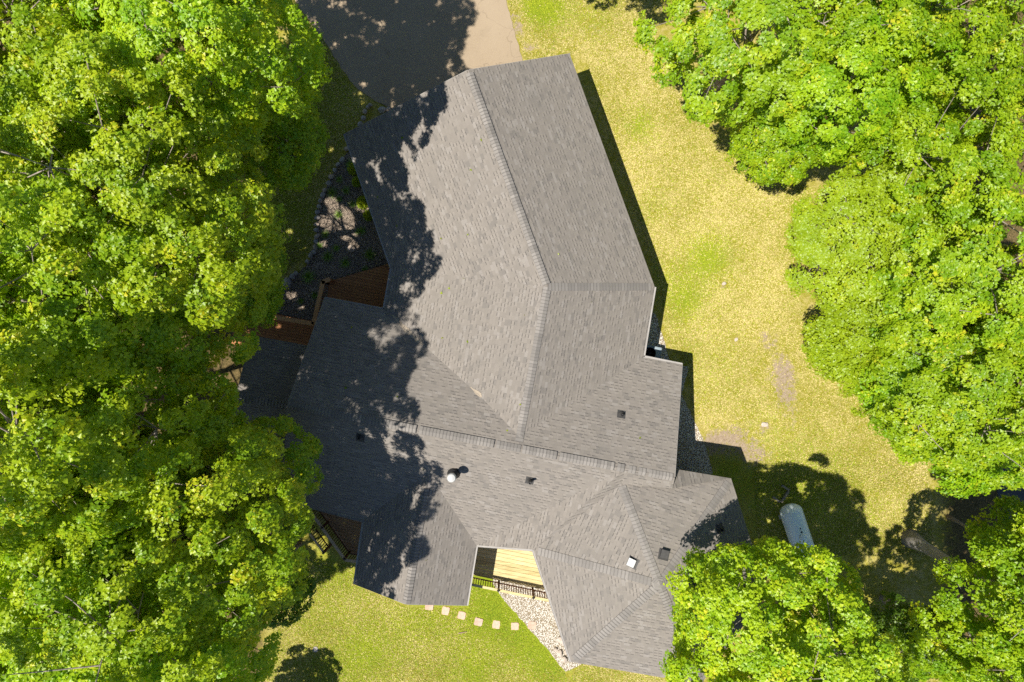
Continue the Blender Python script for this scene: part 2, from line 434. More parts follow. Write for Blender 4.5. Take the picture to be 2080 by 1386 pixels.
# ridge and hip caps: overlapping pieces, each with its own tint and a painted shadow band at the leading edge
rng = random.Random(5)
CAP_PARENT = roof
def cap_line(a, b, wd=.17, lift=.02, piece=.145, vent=0.0):
    cap_bm = bmesh.new(); cap_t = []
    a = Vector((a.x, a.y)); b = Vector((b.x, b.y)); d = b - a; L = d.length; d.normalize(); n = Vector((-d.y, d.x))
    k = int(L / piece); tone = rng.random()
    for i in range(k):
        if rng.random() < .45: tone = rng.random()
        s0 = i * piece; s1 = s0 + piece * 1.12
        pts = []
        ok = True
        for s, hz in ((s0, lift + vent), (s1, lift + vent + .018)):
            c = a + d * min(s, L)
            for off in (-wd, 0, wd):
                q_ = c + n * off; z = rz(q_.x, q_.y)
                if z is None: ok = False; break
                pts.append(Vector((q_.x, q_.y, z + hz)))
            if not ok: break
        if not ok: continue
        vs = [cap_bm.verts.new(p) for p in pts]
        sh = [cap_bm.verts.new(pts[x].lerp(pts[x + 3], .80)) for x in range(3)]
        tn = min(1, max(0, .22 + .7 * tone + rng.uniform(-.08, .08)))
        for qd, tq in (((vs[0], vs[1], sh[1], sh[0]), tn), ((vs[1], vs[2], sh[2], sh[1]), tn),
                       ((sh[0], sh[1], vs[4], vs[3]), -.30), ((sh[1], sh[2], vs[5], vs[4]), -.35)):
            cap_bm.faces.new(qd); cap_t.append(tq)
        # outer skirts and leading edge down to the roof
        for (i0, i1) in ((0, 3), (5, 2), (3, 4), (4, 5)):
            dn = []
            for t_ in (i1, i0):
                co = vs[t_].co.copy(); co.z -= (lift + vent + .03); dn.append(cap_bm.verts.new(co))
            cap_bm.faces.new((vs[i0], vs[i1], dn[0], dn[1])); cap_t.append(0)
    cap_me = bpy.data.meshes.new('ridge_cap'); cap_bm.normal_update(); cap_bm.to_mesh(cap_me); cap_bm.free()
    at = cap_me.attributes.new('tint', 'FLOAT', 'FACE'); at.data.foreach_set('value', np.array(cap_t, np.float32))
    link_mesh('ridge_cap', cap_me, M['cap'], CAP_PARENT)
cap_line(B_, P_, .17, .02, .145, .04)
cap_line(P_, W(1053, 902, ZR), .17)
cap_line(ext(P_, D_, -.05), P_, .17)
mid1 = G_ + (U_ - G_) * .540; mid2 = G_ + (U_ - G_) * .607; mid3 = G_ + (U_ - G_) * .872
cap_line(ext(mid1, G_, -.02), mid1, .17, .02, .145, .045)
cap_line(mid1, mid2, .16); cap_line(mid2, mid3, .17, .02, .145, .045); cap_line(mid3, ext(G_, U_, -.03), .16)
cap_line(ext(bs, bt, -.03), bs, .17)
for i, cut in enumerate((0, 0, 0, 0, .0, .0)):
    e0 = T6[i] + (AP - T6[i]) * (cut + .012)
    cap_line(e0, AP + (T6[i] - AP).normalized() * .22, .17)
bm = bmesh.new()                     # stacked hexagonal finial of cap shingles
tl = bm.faces.layers.float.new('tint')
for k, (r, z) in enumerate(((.36, .035), (.27, .055), (.17, .075))):
    ring = []
    for i in range(6):
        d = (T6[i] - AP).normalized(); ring.append(bm.verts.new(AP + d * r + Vector((0, 0, z))))
    c = bm.verts.new(AP + Vector((0, 0, z + .01)))
    for i in range(6):
        f = bm.faces.new((c, ring[i], ring[(i + 1) % 6])); f[tl] = .35 + .3 * ((i + k) % 3 == 0)
    low = [bm.verts.new(v.co - Vector((0, 0, .05))) for v in ring]
    for i in range(6):
        bm.faces.new((ring[i], low[i], low[(i + 1) % 6], ring[(i + 1) % 6]))[tl] = .1
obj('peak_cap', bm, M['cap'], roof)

# gutters and rake boards
def gutter(a, b, inner):
    bm = bmesh.new()
    d = (b - a).normalized(); n = d.cross(Vector((0, 0, 1))).normalized()
    if n.dot(inner - a) > 0: n = -n
    o = n * .018 + Vector((0, 0, -.085))
    bar(bm, a + o, b + o, .11, .13)
    bar(bm, a + o + n * .045 + Vector((0, 0, .075)), b + o + n * .045 + Vector((0, 0, .075)), .018, .02)
    obj('gutter', bm, M['white'], house)
cen = {'g': (A_ + D_) / 2, 'm': (F_ + SR_) / 2, 'b': (b1 + b3) / 2, 't': AP}
gutter(A_, K_, cen['g']); gutter(K_, L_, cen['g']); gutter(D_, S_, cen['g'])
gutter(F_, L_, cen['m']); gutter(S_, T_, cen['m']); gutter(b4, T6[4], cen['m'])
gutter(b1, b2, cen['b']); gutter(b3, b4, cen['b']); gutter(T6[3], T6[4], AP)
for a, b in ((A_, B_), (B_, C_), (F_, G_), (G_, SL_), (T_, U_), (b2, bt), (bt, b3)):
    bm = bmesh.new(); dz = Vector((0, 0, -.115)); bar(bm, a + dz, b + dz, .03, .2); obj('rake_board', bm, M['white'], house)
# sandy debris washed along the left valley
def debris(pts, wds, seed):
    r = random.Random(seed); bm = bmesh.new(); prev = None
    for (px, py), wd in zip(pts, wds):
        c, n = roof_pt(px, py)
        a = c + Vector((.55, .6, 0)) * wd * r.uniform(.8, 1.2); b = c - Vector((.55, .6, 0)) * wd * r.uniform(.8, 1.2)
        row = []
        for q_ in (a, c, b):
            z = rz(q_.x, q_.y); row.append(bm.verts.new((q_.x, q_.y, (z if z else c.z) + .012)))
        if prev: bm.faces.new((prev[0], prev[1], row[1], row[0])); bm.faces.new((prev[1], prev[2], row[2], row[1]))
        prev = row
    bmesh.ops.recalc_face_normals(bm, faces=bm.faces[:])
    obj('valley_debris', bm, M['sand'], roof)
def roof_pt(px, py):
    o = Vector((0, 0, H)); d = (W(px, py, 0) - o).normalized(); h = bvh.ray_cast(o, d)
    return h[0], h[1]
debris([(797, 640), (806, 650), (816, 661), (828, 672), (840, 684), (850, 693), (858, 700), (866, 708)], [.03, .12, .09, .13, .10, .12, .06, .02], 1)
debris([(955, 786), (962, 792), (968, 797), (974, 802), (978, 807)], [.01, .05, .10, .11, .04], 2)
# walls, inset below the eaves
bm = bmesh.new()
def wall_poly(pts, inset=.5, top=2.72, bot=-2.6):
    c = sum(pts, Vector()) / len(pts); n = len(pts); out = []
    for i in range(n):
        p0, p1, p2 = pts[i - 1], pts[i], pts[(i + 1) % n]
        def nin(a, b):
            d = (b - a); d.z = 0; d.normalize(); m = Vector((-d.y, d.x, 0))
            return m if m.dot(c - a) > 0 else -m
        n1, n2 = nin(p0, p1), nin(p1, p2); bis = (n1 + n2); k = inset / max(.3, (1 + n1.dot(n2)) / 1)
        out.append(Vector((p1.x, p1.y, 0)) + bis * k)
    lo = [bm.verts.new((p.x, p.y, bot)) for p in out]; hi = [bm.verts.new((p.x, p.y, top)) for p in out]
    for i in range(n):
        bm.faces.new((lo[i], lo[(i + 1) % n], hi[(i + 1) % n], hi[i]))
    bm.faces.new(hi); bm.faces.new(lo[::-1])
wall_poly([A_, K_, P_.copy(), D_, C_])
wall_poly([K_, L_, ext(K_, L_, 2.5), ext(D_, S_, 2.5), S_, D_, P_])
wall_poly([F_, T_, SR_, SL_]); wall_poly([b1x, b2, b3, b4x]); wall_poly(T6[:5], .5, 3.75)
# gable fillers
for a, r, b in ((A_, B_, C_), (F_, G_, SL_), (b2, bt, b3)):
    c = (a + b) / 2; inw = ((cen['m'] - c) if a in (F_, T_) else ((cen['g'] - c) if a is A_ else (cen['b'] - c))); inw.z = 0; inw = inw.normalized() * .48
    k = .84
    bm.faces.new([bm.verts.new(v) for v in (r.lerp(a, k) + inw - Vector((0, 0, .16)), r.lerp(b, k) + inw - Vector((0, 0, .16)), r + inw - Vector((0, 0, .16)))])
bmesh.ops.recalc_face_normals(bm, faces=bm.faces[:])
obj('wall', bm, M['siding'], house)

# things standing on the roof: pipes and vents
def roof_pt(px, py):
    o = Vector((0, 0, H)); d = (W(px, py, 0) - o).normalized(); h = bvh.ray_cast(o, d)
    return h[0], h[1]
p, n = roof_pt(922, 960)
e = bpy.data.objects.new('chimney_pipe', None)
bm = bmesh.new(); lathe(bm, [(.30, -.12), (.30, -.04), (.14, .22), (.115, .24), (.115, 1.0)], 24, p)
lathe(bm, [(.17, .36), (.17, .38), (.12, .42), (.12, .36)], 24, p)
ch = obj('chimney_pipe', bm, M['black'], house, False)
bm = bmesh.new(); lathe(bm, [(.115, .98), (.185, 1.02), (.19, 1.20), (.16, 1.26), (.05, 1.29)], 24, p)
obj('chimney_cap', bm, M['galv'], ch)
def plumbing(px, py, hgt, r=.05):
    p, n = roof_pt(px, py)
    bm = bmesh.new(); lathe(bm, [(r, -.05), (r, hgt), (r * .72, hgt), (r * .70, hgt - .08)], 14, p)
    v = obj('vent_pipe', bm, M['black'], house)
    bm = bmesh.new()
    lathe(bm, [(.14, -.02), (.135, .03), (r + .015, .14), (r, .17)], 16, p)
    q_ = n.to_track_quat('Z', 'Y').to_matrix(); add_box(bm, p + n * .012, (.36, .36, .012), q_)
    obj('flashing', bm, M['vent'], v)
    return v
plumbing(1076, 976, .62, .06); plumbing(1262, 842, .30); plumbing(732, 889, .30); plumbing(1462, 1073, .32)
def box_vent(px, py, mat, hood):
    p, n = roof_pt(px, py); u = Vector((0, 0, 1)).cross(n).normalized(); v = n.cross(u)
    Rm = Matrix((u, v, n)).transposed(); bm = bmesh.new()
    add_box(bm, p + n * .012, (.44, .44, .014), Rm)
    vs = add_box(bm, p + n * .10 + v * .0, (.32, .30, .17), Rm)
    for q_ in vs:
        loc = Rm.transposed() @ (q_.co - p)
        if loc.z > .1 and loc.y > 0: q_.co -= n * .10
    o = obj('roof_vent', bm, mat, house)
    bm = bmesh.new(); Rt = Rm @ Matrix.Rotation(-.26, 3, 'X')
    add_box(bm, p + n * .165 - v * .03, (.33, .31, .014), Rt)
    obj('vent_hood', bm, hood, o)
box_vent(1348, 1127, M['vent'], M['vent']); box_vent(1285, 1143, M['vent'], M['galv']); box_vent(1403, 1177, M['vent'], M['vent'])  # second vent's hood is pale: sun glare painted as its colour

# low covered porch on the left
porch = thing('porch', 'low porch with dark shingled roof beside the left gable, in tree shade', 'porch', (0, 0, 0))
za, zb = 2.2, 3.1
a1, a2 = W(510, 681, za), W(634, 704, za); r1_, r2_ = W(478, 806, zb), W(608, 828, zb)
c1_, c2_ = r1_ + (r1_ - a1), r2_ + (r2_ - a2); c1_.z = c2_.z = za
bm = bmesh.new(); uvl = bm.loops.layers.uv.new('UVMap')
for k, fc in enumerate(([a1, r1_, r2_, a2], [r1_, c1_, c2_, r2_])):
    f = bm.faces.new([bm.verts.new(p) for p in fc]); f.normal_update()
    if f.normal.z < 0: f.normal_flip(); f.normal_update()
    n = f.normal; e = Vector((0, 0, 1)).cross(n).normalized(); up = n.cross(e)
    for lp in f.loops: lp[uvl].uv = (lp.vert.co.dot(e) + k * 4.3, lp.vert.co.dot(up))
bmesh.ops.remove_doubles(bm, verts=bm.verts[:], dist=.001)
bvh_p = BVHTree.FromBMesh(bm)
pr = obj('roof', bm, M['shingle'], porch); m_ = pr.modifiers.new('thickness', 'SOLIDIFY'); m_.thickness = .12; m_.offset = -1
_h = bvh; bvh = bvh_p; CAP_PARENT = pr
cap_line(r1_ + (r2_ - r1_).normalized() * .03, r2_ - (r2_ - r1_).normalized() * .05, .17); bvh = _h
for q_ in (a1, c1_, a2, c2_):
    bm = bmesh.new(); cc = (a1 + c2_) / 2; v = q_ + (cc - q_).normalized() * .5
    add_box(bm, (v.x, v.y, (za + zg(v.x, v.y)) / 2), (.14, .14, za - zg(v.x, v.y) - .02)); obj('post', bm, M['cedar'], porch)

# ------------------------------------------------------------------ decks
def clip(poly, o, n):
    out = []
    for i in range(len(poly)):
        a, b = poly[i - 1], poly[i]; da, db = (a - o).dot(n), (b - o).dot(n)
        if (da >= 0) != (db >= 0): out.append(a + (b - a) * (da / (da - db)))
        if db >= 0: out.append(b)
    return out
def boards(name, poly, dirv, mat, parent, wd=.14, gap=.008, th=.035, seed=0):
    r = random.Random(seed); d = Vector((dirv.x, dirv.y, 0)).normalized(); n = Vector((-d.y, d.x, 0))
    ts = [p.dot(n) for p in poly]; t = min(ts); bm = bmesh.new(); tl = bm.faces.layers.float.new('tint')
    while t < max(ts):
        pg = clip(poly, n * (t + gap / 2) + Vector((0, 0, poly[0].z)), n)
        if pg: pg = clip(pg, n * (t + wd - gap / 2) + Vector((0, 0, poly[0].z)), -n)
        if len(pg) >= 3:
            tt = r.random(); jz = r.uniform(-.002, .002)
            top = [bm.verts.new(p + Vector((0, 0, jz))) for p in pg]; lo = [bm.verts.new(p - Vector((0, 0, th))) for p in pg]
            fs = [bm.faces.new(top), bm.faces.new(lo[::-1])]
            for i in range(len(top)): fs.append(bm.faces.new((top[i - 1], lo[i - 1], lo[i], top[i])))
            for f in fs: f[tl] = tt
        t += wd
    bmesh.ops.recalc_face_normals(bm, faces=bm.faces[:])
    return obj(name, bm, mat, parent)
def tintless(bm, v=.5):
    tl = bm.faces.layers.float.new('tint')
    for f in bm.faces: f[tl] = v
def railing(a, b, zf, parent, rail_mat, bal_mat, posts, hgt=1.05, rw=.14, name='railing', low=None, step=.115):
    """a,b at deck-floor height; low = z the posts run down to"""
    a = Vector(a); b = Vector(b); d = (b - a).normalized()
    bm = bmesh.new(); bar(bm, a + Vector((0, 0, hgt)), b + Vector((0, 0, hgt)), rw, .035); tintless(bm, .6)
    rail = obj(name, bm, rail_mat, parent)
    for hz in (.09, hgt - .065):
        bm = bmesh.new(); bar(bm, a + Vector((0, 0, hz)), b + Vector((0, 0, hz)), .04, .08); tintless(bm)
        obj('cross_rail', bm, bal_mat, rail)
    L = (b - a).length; k = int(L / step)
    bm = bmesh.new(); add_box(bm, (0, 0, hgt / 2 + .0), (.035, .035, hgt - .22)); tintless(bm)
    proto = None
    for i in range(1, k):
        p = a + d * (L * i / k)
        if any(abs(L * i / k - L * t) < .09 for t in posts): continue
        if proto is None: proto = obj('baluster', bm, bal_mat, rail)
        else:
            c = proto.copy(); COL.objects.link(c); proto_c = c; c.parent = rail
        o = proto if i == 1 or proto.location.length == 0 else c
        o.location = p; o.rotation_euler = (0, 0, math.atan2(d.y, d.x))
    for t in posts:
        p = a + d * (L * t); z0 = (low if low is not None else zg(p.x, p.y))
        bm = bmesh.new(); add_box(bm, (p.x, p.y, (z0 + p.z + hgt + .05) / 2), (.10, .10, p.z + hgt + .05 - z0)); tintless(bm, .3)
        po = obj('post', bm, bal_mat, rail)
        bm = bmesh.new(); lathe(bm, [(.075, 0), (.075, .03), (.03, .06)], 4, (p.x, p.y, p.z + hgt + .052)); obj('post_cap', bm, M['black'], po)
    return rail
def frame_under(poly, parent, mat, depth=.2):
    bm = bmesh.new(); n = len(poly)
    for i in range(n):
        a, b = poly[i - 1], poly[i]; dz = Vector((0, 0, -.04 - depth / 2)); bar(bm, a + dz, b + dz, .04, depth)
    tintless(bm, .2); return obj('frame', bm, mat, parent)

# front entry deck (in shade)
zf = .40
fd = thing('entry_deck', 'reddish brown entry deck of narrow boards in the shaded notch of the house', 'deck')
pol = [W(668, 572, zf), W(663, 640, zf), W(700, 690, zf), W(850, 690, zf), W(850, 530, zf), W(800, 533, zf)]
dmain = F_ - L_
boards('deck_boards', pol, dmain, M['cedar'], fd, .14, .012, .035, 1); frame_under(pol, fd, M['dark_wood'])
pol2 = [W(480, 622, zf), W(470, 700, zf), W(690, 740, zf), W(690, 664, zf)]
wk = thing('walkway', 'reddish brown plank walkway in shade leading left from the house', 'walkway')
boards('deck_boards', pol2, dmain, M['cedar'], wk, .14, .012, .035, 2); frame_under(pol2, wk, M['dark_wood'])
zr_ = zf + .98
def hand_rail(name, label, pts):
    t = thing(name, label, 'railing')
    for a, b in zip(pts, pts[1:]):
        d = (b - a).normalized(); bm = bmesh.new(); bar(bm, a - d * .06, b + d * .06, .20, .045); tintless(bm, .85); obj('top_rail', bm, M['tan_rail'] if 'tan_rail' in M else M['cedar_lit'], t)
        L = (b - a).length; k = max(1, int(L / 1.3))
        for i in range(k + 1):
            p = a + (b - a) * (i / k); bm = bmesh.new(); z0 = zg(p.x, p.y); add_box(bm, (p.x, p.y, (z0 + p.z - .03) / 2), (.1, .1, p.z - .03 - z0)); tintless(bm, .4); obj('post', bm, M['cedar'], t)
        for i in range(1, int(L / .13)):
            p = a + (b - a) * (i * .13 / L); bm = bmesh.new(); add_box(bm, (p.x, p.y, (zf + p.z) / 2), (.035, .035, p.z - zf - .05)); tintless(bm, .4); obj('baluster', bm, M['cedar'], t)
M['cedar_lit'] = m_wood('cedar_rail_lit', (.46, .225, .095), (.60, .32, .145))  # cedar copy lightened as if lit, for the top rails
hand_rail('handrail', 'orange-brown wooden handrail bending around the garden bed end of the entry deck', [W(668, 568, zr_), W(656, 573, zr_), W(637, 657, zr_), ])
hand_rail('handrail', 'orange-brown wooden handrail along the upper edge of the plank walkway', [W(635, 658, zr_), W(530, 640, zr_), W(470, 628, zr_)])

# right-hand lit deck between bay and tower
zd = .42
ld = thing('wooden_deck', 'honey-coloured deck with dark brown railing, half sunlit, between two roof wings', 'deck')
e1, e2 = W(955, 1167, zd), W(1115, 1200, zd)
pol = [e1, e2, W(1150, 1100, zd), W(1060, 1060, zd), W(955, 1060, zd)]
boards('deck_boards', pol, e2 - e1, M['deck_light'], ld, .19, .014, .035, 3); frame_under(pol, ld, M['dark_wood'], .24)
dd = (e2 - e1).normalized(); nn = Vector((dd.y, -dd.x, 0))
railing(e1 + nn * .10, e2 + nn * .10, zd, ld, M['deck_light'], M['dark_wood'], [.37, .80], 1.05, .12)

# left shaded deck with diagonal railing
zl = .40
bd = thing('wooden_deck', 'brown shaded deck corner with diagonal railing at the lower left of the house', 'deck')
g1, g2 = W(666, 1060, zl), W(712, 1124, zl)
dg = (g2 - g1).normalized()
g0 = g1 - dg * 1.9; g3 = W(745, 1128, zl)
pol = [g0, g1, g2, g3, W(770, 1040, zl), W(640, 1000, zl)]
boards('deck_boards', pol, b1 - SL_, M['brown_deck'], bd, .15, .014, .035, 4); frame_under(pol, bd, M['dark_wood'], .24)
railing(g0, g2, zl, bd, M['tan_wood'], M['dark_wood'], [.02, .5, .98], 1.05, .14, 'railing')
railing(g2, g3, zl, bd, M['tan_wood'], M['dark_wood'], [.97], 1.05, .14, 'railing')
# stair guard outside the railing
nl = Vector((-dg.y, dg.x, 0));
if nl.dot(g1) < 0: nl = nl
nl = nl if nl.x < 0 else -nl
s0, s1 = g0 + nl * 1.0, g2 - dg * .75 + nl * 1.0
s0.z = s1.z = -.45
railing(s0, s1, -.45, bd, M['tan_wood'], M['dark_wood'], [.35, .98], 1.0, .09, 'stair_rail')

# ------------------------------------------------------------------ propane tank
tk = thing('propane_tank', 'white horizontal propane tank on the shaded lawn beside the right-hand tree', 'propane tank')
g = G(1606, 1040); zc = g.z + .78
c0, c1 = W(1607, 1040, zc), W(1640, 1140, zc); ax = (c1 - c0).normalized(); LT = 2.4; r_ = .55
prof = [(0, -.38)] + [(r_ * math.sin(t), -.38 * math.cos(t)) for t in np.linspace(.12, math.pi / 2, 9)] + [(r_ * math.cos(t), LT + .38 * math.sin(t)) for t in np.linspace(0, math.pi / 2 - .12, 9)]
bm = bmesh.new(); lathe(bm, [(max(.004, a), b) for a, b in prof], 40)
Rt = ax.to_track_quat('Z', 'Y').to_matrix().to_4x4(); bm.transform(Matrix.Translation(c0) @ Rt)
body = obj('tank_body', bm, M['tank'], tk, True)
bm = bmesh.new()
for s in (.05, LT * .62):
    tube(bm, [c0 + ax * (s - .012), c0 + ax * (s + .012)], [r_ + .006] * 2, 40, False)
obj('weld_seam', bm, M['tank'], body, True)
bm = bmesh.new(); pc = c0 + ax * 1.18 + Vector((0, 0, r_ - .03)); lathe(bm, [(.20, 0), (.20, .14), (.17, .20), (.08, .235), (.01, .24)], 24, pc); obj('dome_lid', bm, M['tank'], tk, True)
for s, rr in ((.72, .030), (.90, .042)):
    bm = bmesh.new(); lathe(bm, [(rr, 0), (rr, .045), (rr * .5, .055)], 10, c0 + ax * s + Vector((0, 0, r_ - .012))); obj('valve', bm, M['black'], tk)
for s in (.35, LT - .35):
    bm = bmesh.new(); sd_ = ax.cross(Vector((0, 0, 1))).normalized(); pc = c0 + ax * s; zb_ = zg(pc.x, pc.y)
    for sg in (-1, 1):
        bar(bm, Vector((pc.x, pc.y, zb_)) + sd_ * sg * .32, pc + sd_ * sg * .36 - Vector((0, 0, .22)), .06, .22, ax)
    bar(bm, Vector((pc.x, pc.y, zb_ + .03)) - sd_ * .45, Vector((pc.x, pc.y, zb_ + .03)) + sd_ * .45, .22, .1)
    obj('leg', bm, M['galv'], tk)

# timber frame near the tank
tf = thing('timber_frame', 'three weathered timbers set in a C shape above the white tank', 'timbers')
q = [G(1586, 985, .07), G(1603, 996, .07), G(1586, 1021, .07), G(1569, 1009, .07)]
for a, b in zip(q, q[1:]):
    d = (b - a).normalized(); bm = bmesh.new(); bar(bm, a + d * .055, b - d * .02, .10, .12); tintless(bm, .7); obj('timber', bm, M['grey_wood'], tf)

# air conditioner in the notch
acp = G(1322, 722)
ac = thing('air_conditioner', 'grey-blue outdoor air conditioner unit on gravel in the wall notch', 'air conditioner', (acp.x - .12, acp.y + .10, acp.z), math.atan2((T_ - S_).y, (T_ - S_).x))
bm = bmesh.new(); add_box(bm, (0, 0, .44), (.86, .74, .84)); bmesh.ops.bevel(bm, geom=bm.edges[:], offset=.03, segments=2, affect='EDGES'); obj('cabinet', bm, M['ac'], ac)
bm = bmesh.new(); lathe(bm, [(.29, .862), (.29, .885), (.26, .885), (.26, .862)], 28, (-.1, 0, 0))
for k in range(8):
    t = k * math.pi / 4; bar(bm, (-.1, 0, .875), (-.1 + .27 * math.cos(t), .27 * math.sin(t), .875), .012, .012)
obj('fan_grille', bm, M['black'], ac)

# ------------------------------------------------------------------ stones
def rock_mesh(seed, sx, sy, sz, sub=2, flat=.0):
    r = random.Random(seed); bm = bmesh.new(); bmesh.ops.create_icosphere(bm, subdivisions=sub, radius=1)
    ph = [Vector((r.gauss(0, 1), r.gauss(0, 1), r.gauss(0, 1))).normalized() for _ in range(7)]
    for v in bm.verts:
        n = v.co.normalized(); k = 1.0
        for p in ph:
            d = n.dot(p)
            if d > .62: k -= (d - .62) * .55
        v.co = Vector((n.x * sx, n.y * sy, n.z * sz)) * k
    return bm
def stone(name, px, py, sx, sy, sz, mat, label, cat='stone', group=None, seed=0, rzz=0, sink=.3):
    p = G(px, py); bm = rock_mesh(seed, sx, sy, sz); o = obj(name, bm, mat, None, False)
    o.location = (p.x, p.y, p.z + .02 + sz * (1 - sink) - sz * .15); o.rotation_euler = (0, 0, rzz)
    return tag(o, label, cat, group)
path = [(712, 312), (696, 326), (688, 336), (681, 347), (674, 360), (668, 373), (661, 387), (656, 398), (651, 409), (649, 420), (646, 432), (645, 443), (644, 456), (644, 469), (645, 481), (643, 492), (641, 503), (638, 513), (632, 520), (625, 532)]
rg = random.Random(9)
for i, (px, py) in enumerate(path):
    if i == 0: px, py = 706, 304
    stone('edging_stone', px, py, rg.uniform(.14, .20), rg.uniform(.11, .16), rg.uniform(.10, .14), M['stone'] if rg.random() < .7 else M['stone_tan'],
          'rounded fieldstone in the curved edging between shaded lawn and garden bed', 'stone', 'edging stones of the garden bed', i, rg.uniform(0, 3))
for i, (px, py, s) in enumerate([(752, 214, .13), (748, 219, .12), (742, 228, .15), (739, 241, .16), (733, 253, .17)]):
    stone('edging_stone', px, py, s, s * .8, .11, M['stone'] if i != 2 else M['stone_tan'], 'rounded fieldstone in the short edging between driveway and garage roof corner', 'stone', 'edging stones near the driveway', 40 + i, i)
for i, (px, py, s) in enumerate([(595, 563, .18), (601, 556, .14)]):
    stone('edging_stone', px, py, s, s * .9, .13, M['stone'], ['larger', 'smaller'][i] + ' of two grey stones between the pale boulder and spiky grass clump', 'stone', None, 50 + i, i)
stone('boulder', 583, 577, .36, .28, .25, M['stone'], 'largest pale grey boulder at the lower left end of the garden bed', 'boulder', None, 60, .8)
stone('boulder', 776, 226, .24, .18, .17, M['stone'], 'grey boulder at the driveway corner by the garage eave', 'boulder', None, 61, .4)
stone('boulder', 715, 506, .24, .20, .18, M['stone_tan'], 'round brown boulder lying in the middle of the garden bed', 'boulder', None, 62, .2)
stone('boulder', 788, 223, .18, .12, .12, M['stone_tan'], 'small tan stone half under the garage eave by the driveway', 'boulder', None, 63, .4)
stone('flat_stone', 1553, 862, .19, .16, .06, M['pale_stone'], 'pale flat stone on bare soil in the right-hand lawn', 'stone', None, 64, .3)
stone('flat_stone', 1470, 577, .12, .11, .05, M['pale_stone'], 'small pinkish stone in a bare spot below the round green lawn patch', 'stone', None, 65, .3)
stone('flat_stone', 1495, 690, .12, .09, .04, M['pale_stone'], 'small pale stone in dry grass right of the house notch', 'stone', None, 66, 1.3)
for i, (px, py, s, lb) in enumerate([(1143, 1300, .34, 'big flat white rock beside the lower tower eave'), (1150, 1322, .18, 'middle white rock of the cluster at the gravel tip'),
                                     (1137, 1326, .20, 'left white rock of the cluster at the gravel tip'), (1146, 1338, .20, 'lowest white rock of the cluster at the gravel tip'), (1128, 1318, .13, 'smallest white rock of the cluster at the gravel tip')]):
    stone('white_rock', px, py, s, s * .75, .14, M['pale_stone'], lb, 'rock', 'white rocks at the gravel tip', 70 + i, i * .8)
# stepping stones
lab = ['stepping stone set in the white gravel edge', 'stepping stone next to the one in the gravel', 'third stepping stone counted from the white gravel',
       'fourth stepping stone counted from the white gravel', 'fifth stepping stone counted from the white gravel', 'stepping stone second from the bay roof eave', 'stepping stone half hidden under the bay roof eave']
for i, (px, py, a) in enumerate([(1081, 1270, .1), (1046, 1272, .0), (1008, 1269, .15), (972, 1263, .25), (938, 1250, .2), (905, 1241, .2), (872, 1231, .1)]):
    if i == 5: pass
    p = G(px, py); bm = bmesh.new(); r = random.Random(i); n = 28; ring = []
    for k in range(n):
        t = 2 * math.pi * k / n; s = .205 / max(abs(math.cos(t)), abs(math.sin(t))) ; s = min(s, .26) + r.uniform(-.014, .014)
        ring.append((s * math.cos(t), s * math.sin(t)))
    top = [bm.verts.new((x, y, .045)) for x, y in ring]; lo = [bm.verts.new((x * 1.03, y * 1.03, -.03)) for x, y in ring]
    bm.faces.new(top)
    for k in range(n): bm.faces.new((lo[k - 1], lo[k], top[k], top[k - 1]))
    o = obj('stepping_stone', bm, M['paver'] if i % 3 else M['paver_worn']); o.location = p + Vector((0, 0, -.012 * (i % 3))); o.rotation_euler = (.03 * (i % 2), -.02 * (i % 3), -a); o.scale = (1 - .05 * (i % 3), 1 - .04 * ((i + 1) % 3), 1)
    tag(o, 'square pinkish ' + lab[i], 'stepping stone', 'stepping stones across the lower lawn')
p = G(641, 1319); bm = bmesh.new(); lathe(bm, [(.14, 0), (.14, .03), (.10, .045), (.03, .05)], 20); o = obj('drain_cover', bm, M['stone']); o.location = p
tag(o, 'small round grey cover in the lower left lawn', 'cover')
bm = bmesh.new(); p = G(939, 1286, .04); tube(bm, [p + Vector((-.2, -.02, 0)), p + Vector((0, .02, .02)), p + Vector((.22, .06, 0))], [.02, .028, .012], 6)
tag(obj('fallen_stick', bm, M['dead']), 'short fallen stick in the lower lawn below the stepping stones', 'stick')

# ------------------------------------------------------------------ leaves, grass clumps, trees
LEAF_T = np.array([(0, 0, 0), (-.64, .24, .09), (-.31, .60, .03), (0, 1.05, -.12), (.31, .60, .03), (.64, .24, .09)])
def leaf_mesh(name, c, d, n, size, rnd):
    d = d / np.linalg.norm(d, axis=1, keepdims=True)
    s = np.cross(n, d); s /= np.linalg.norm(s, axis=1, keepdims=True) + 1e-9
    n = np.cross(d, s)
    N = len(c); T = LEAF_T
    v = c[:, None, :] + size[:, None, None] * (T[None, :, 0, None] * s[:, None, :] + (T[None, :, 1, None] - .4) * d[:, None, :] + T[None, :, 2, None] * n[:, None, :])
    base = (np.arange(N) * 6)[:, None]
    f = np.concatenate([base + np.array([[0, 5, 4, 3]]), base + np.array([[0, 3, 2, 1]])], 1).reshape(-1)
    me = bpy.data.meshes.new(name); me.vertices.add(N * 6); me.vertices.foreach_set('co', v.reshape(-1).astype(np.float32))
    me.loops.add(len(f)); me.loops.foreach_set('vertex_index', f.astype(np.int32))
    me.polygons.add(N * 2); me.polygons.foreach_set('loop_start', np.arange(0, N * 8, 4, dtype=np.int32))
    me.update(calc_edges=True)
    a = me.attributes.new('rnd', 'FLOAT', 'FACE'); a.data.foreach_set('value', np.repeat(rnd, 2).astype(np.float32))
    return me

def unit(v): return v / (np.linalg.norm(v, axis=-1, keepdims=True) + 1e-9)

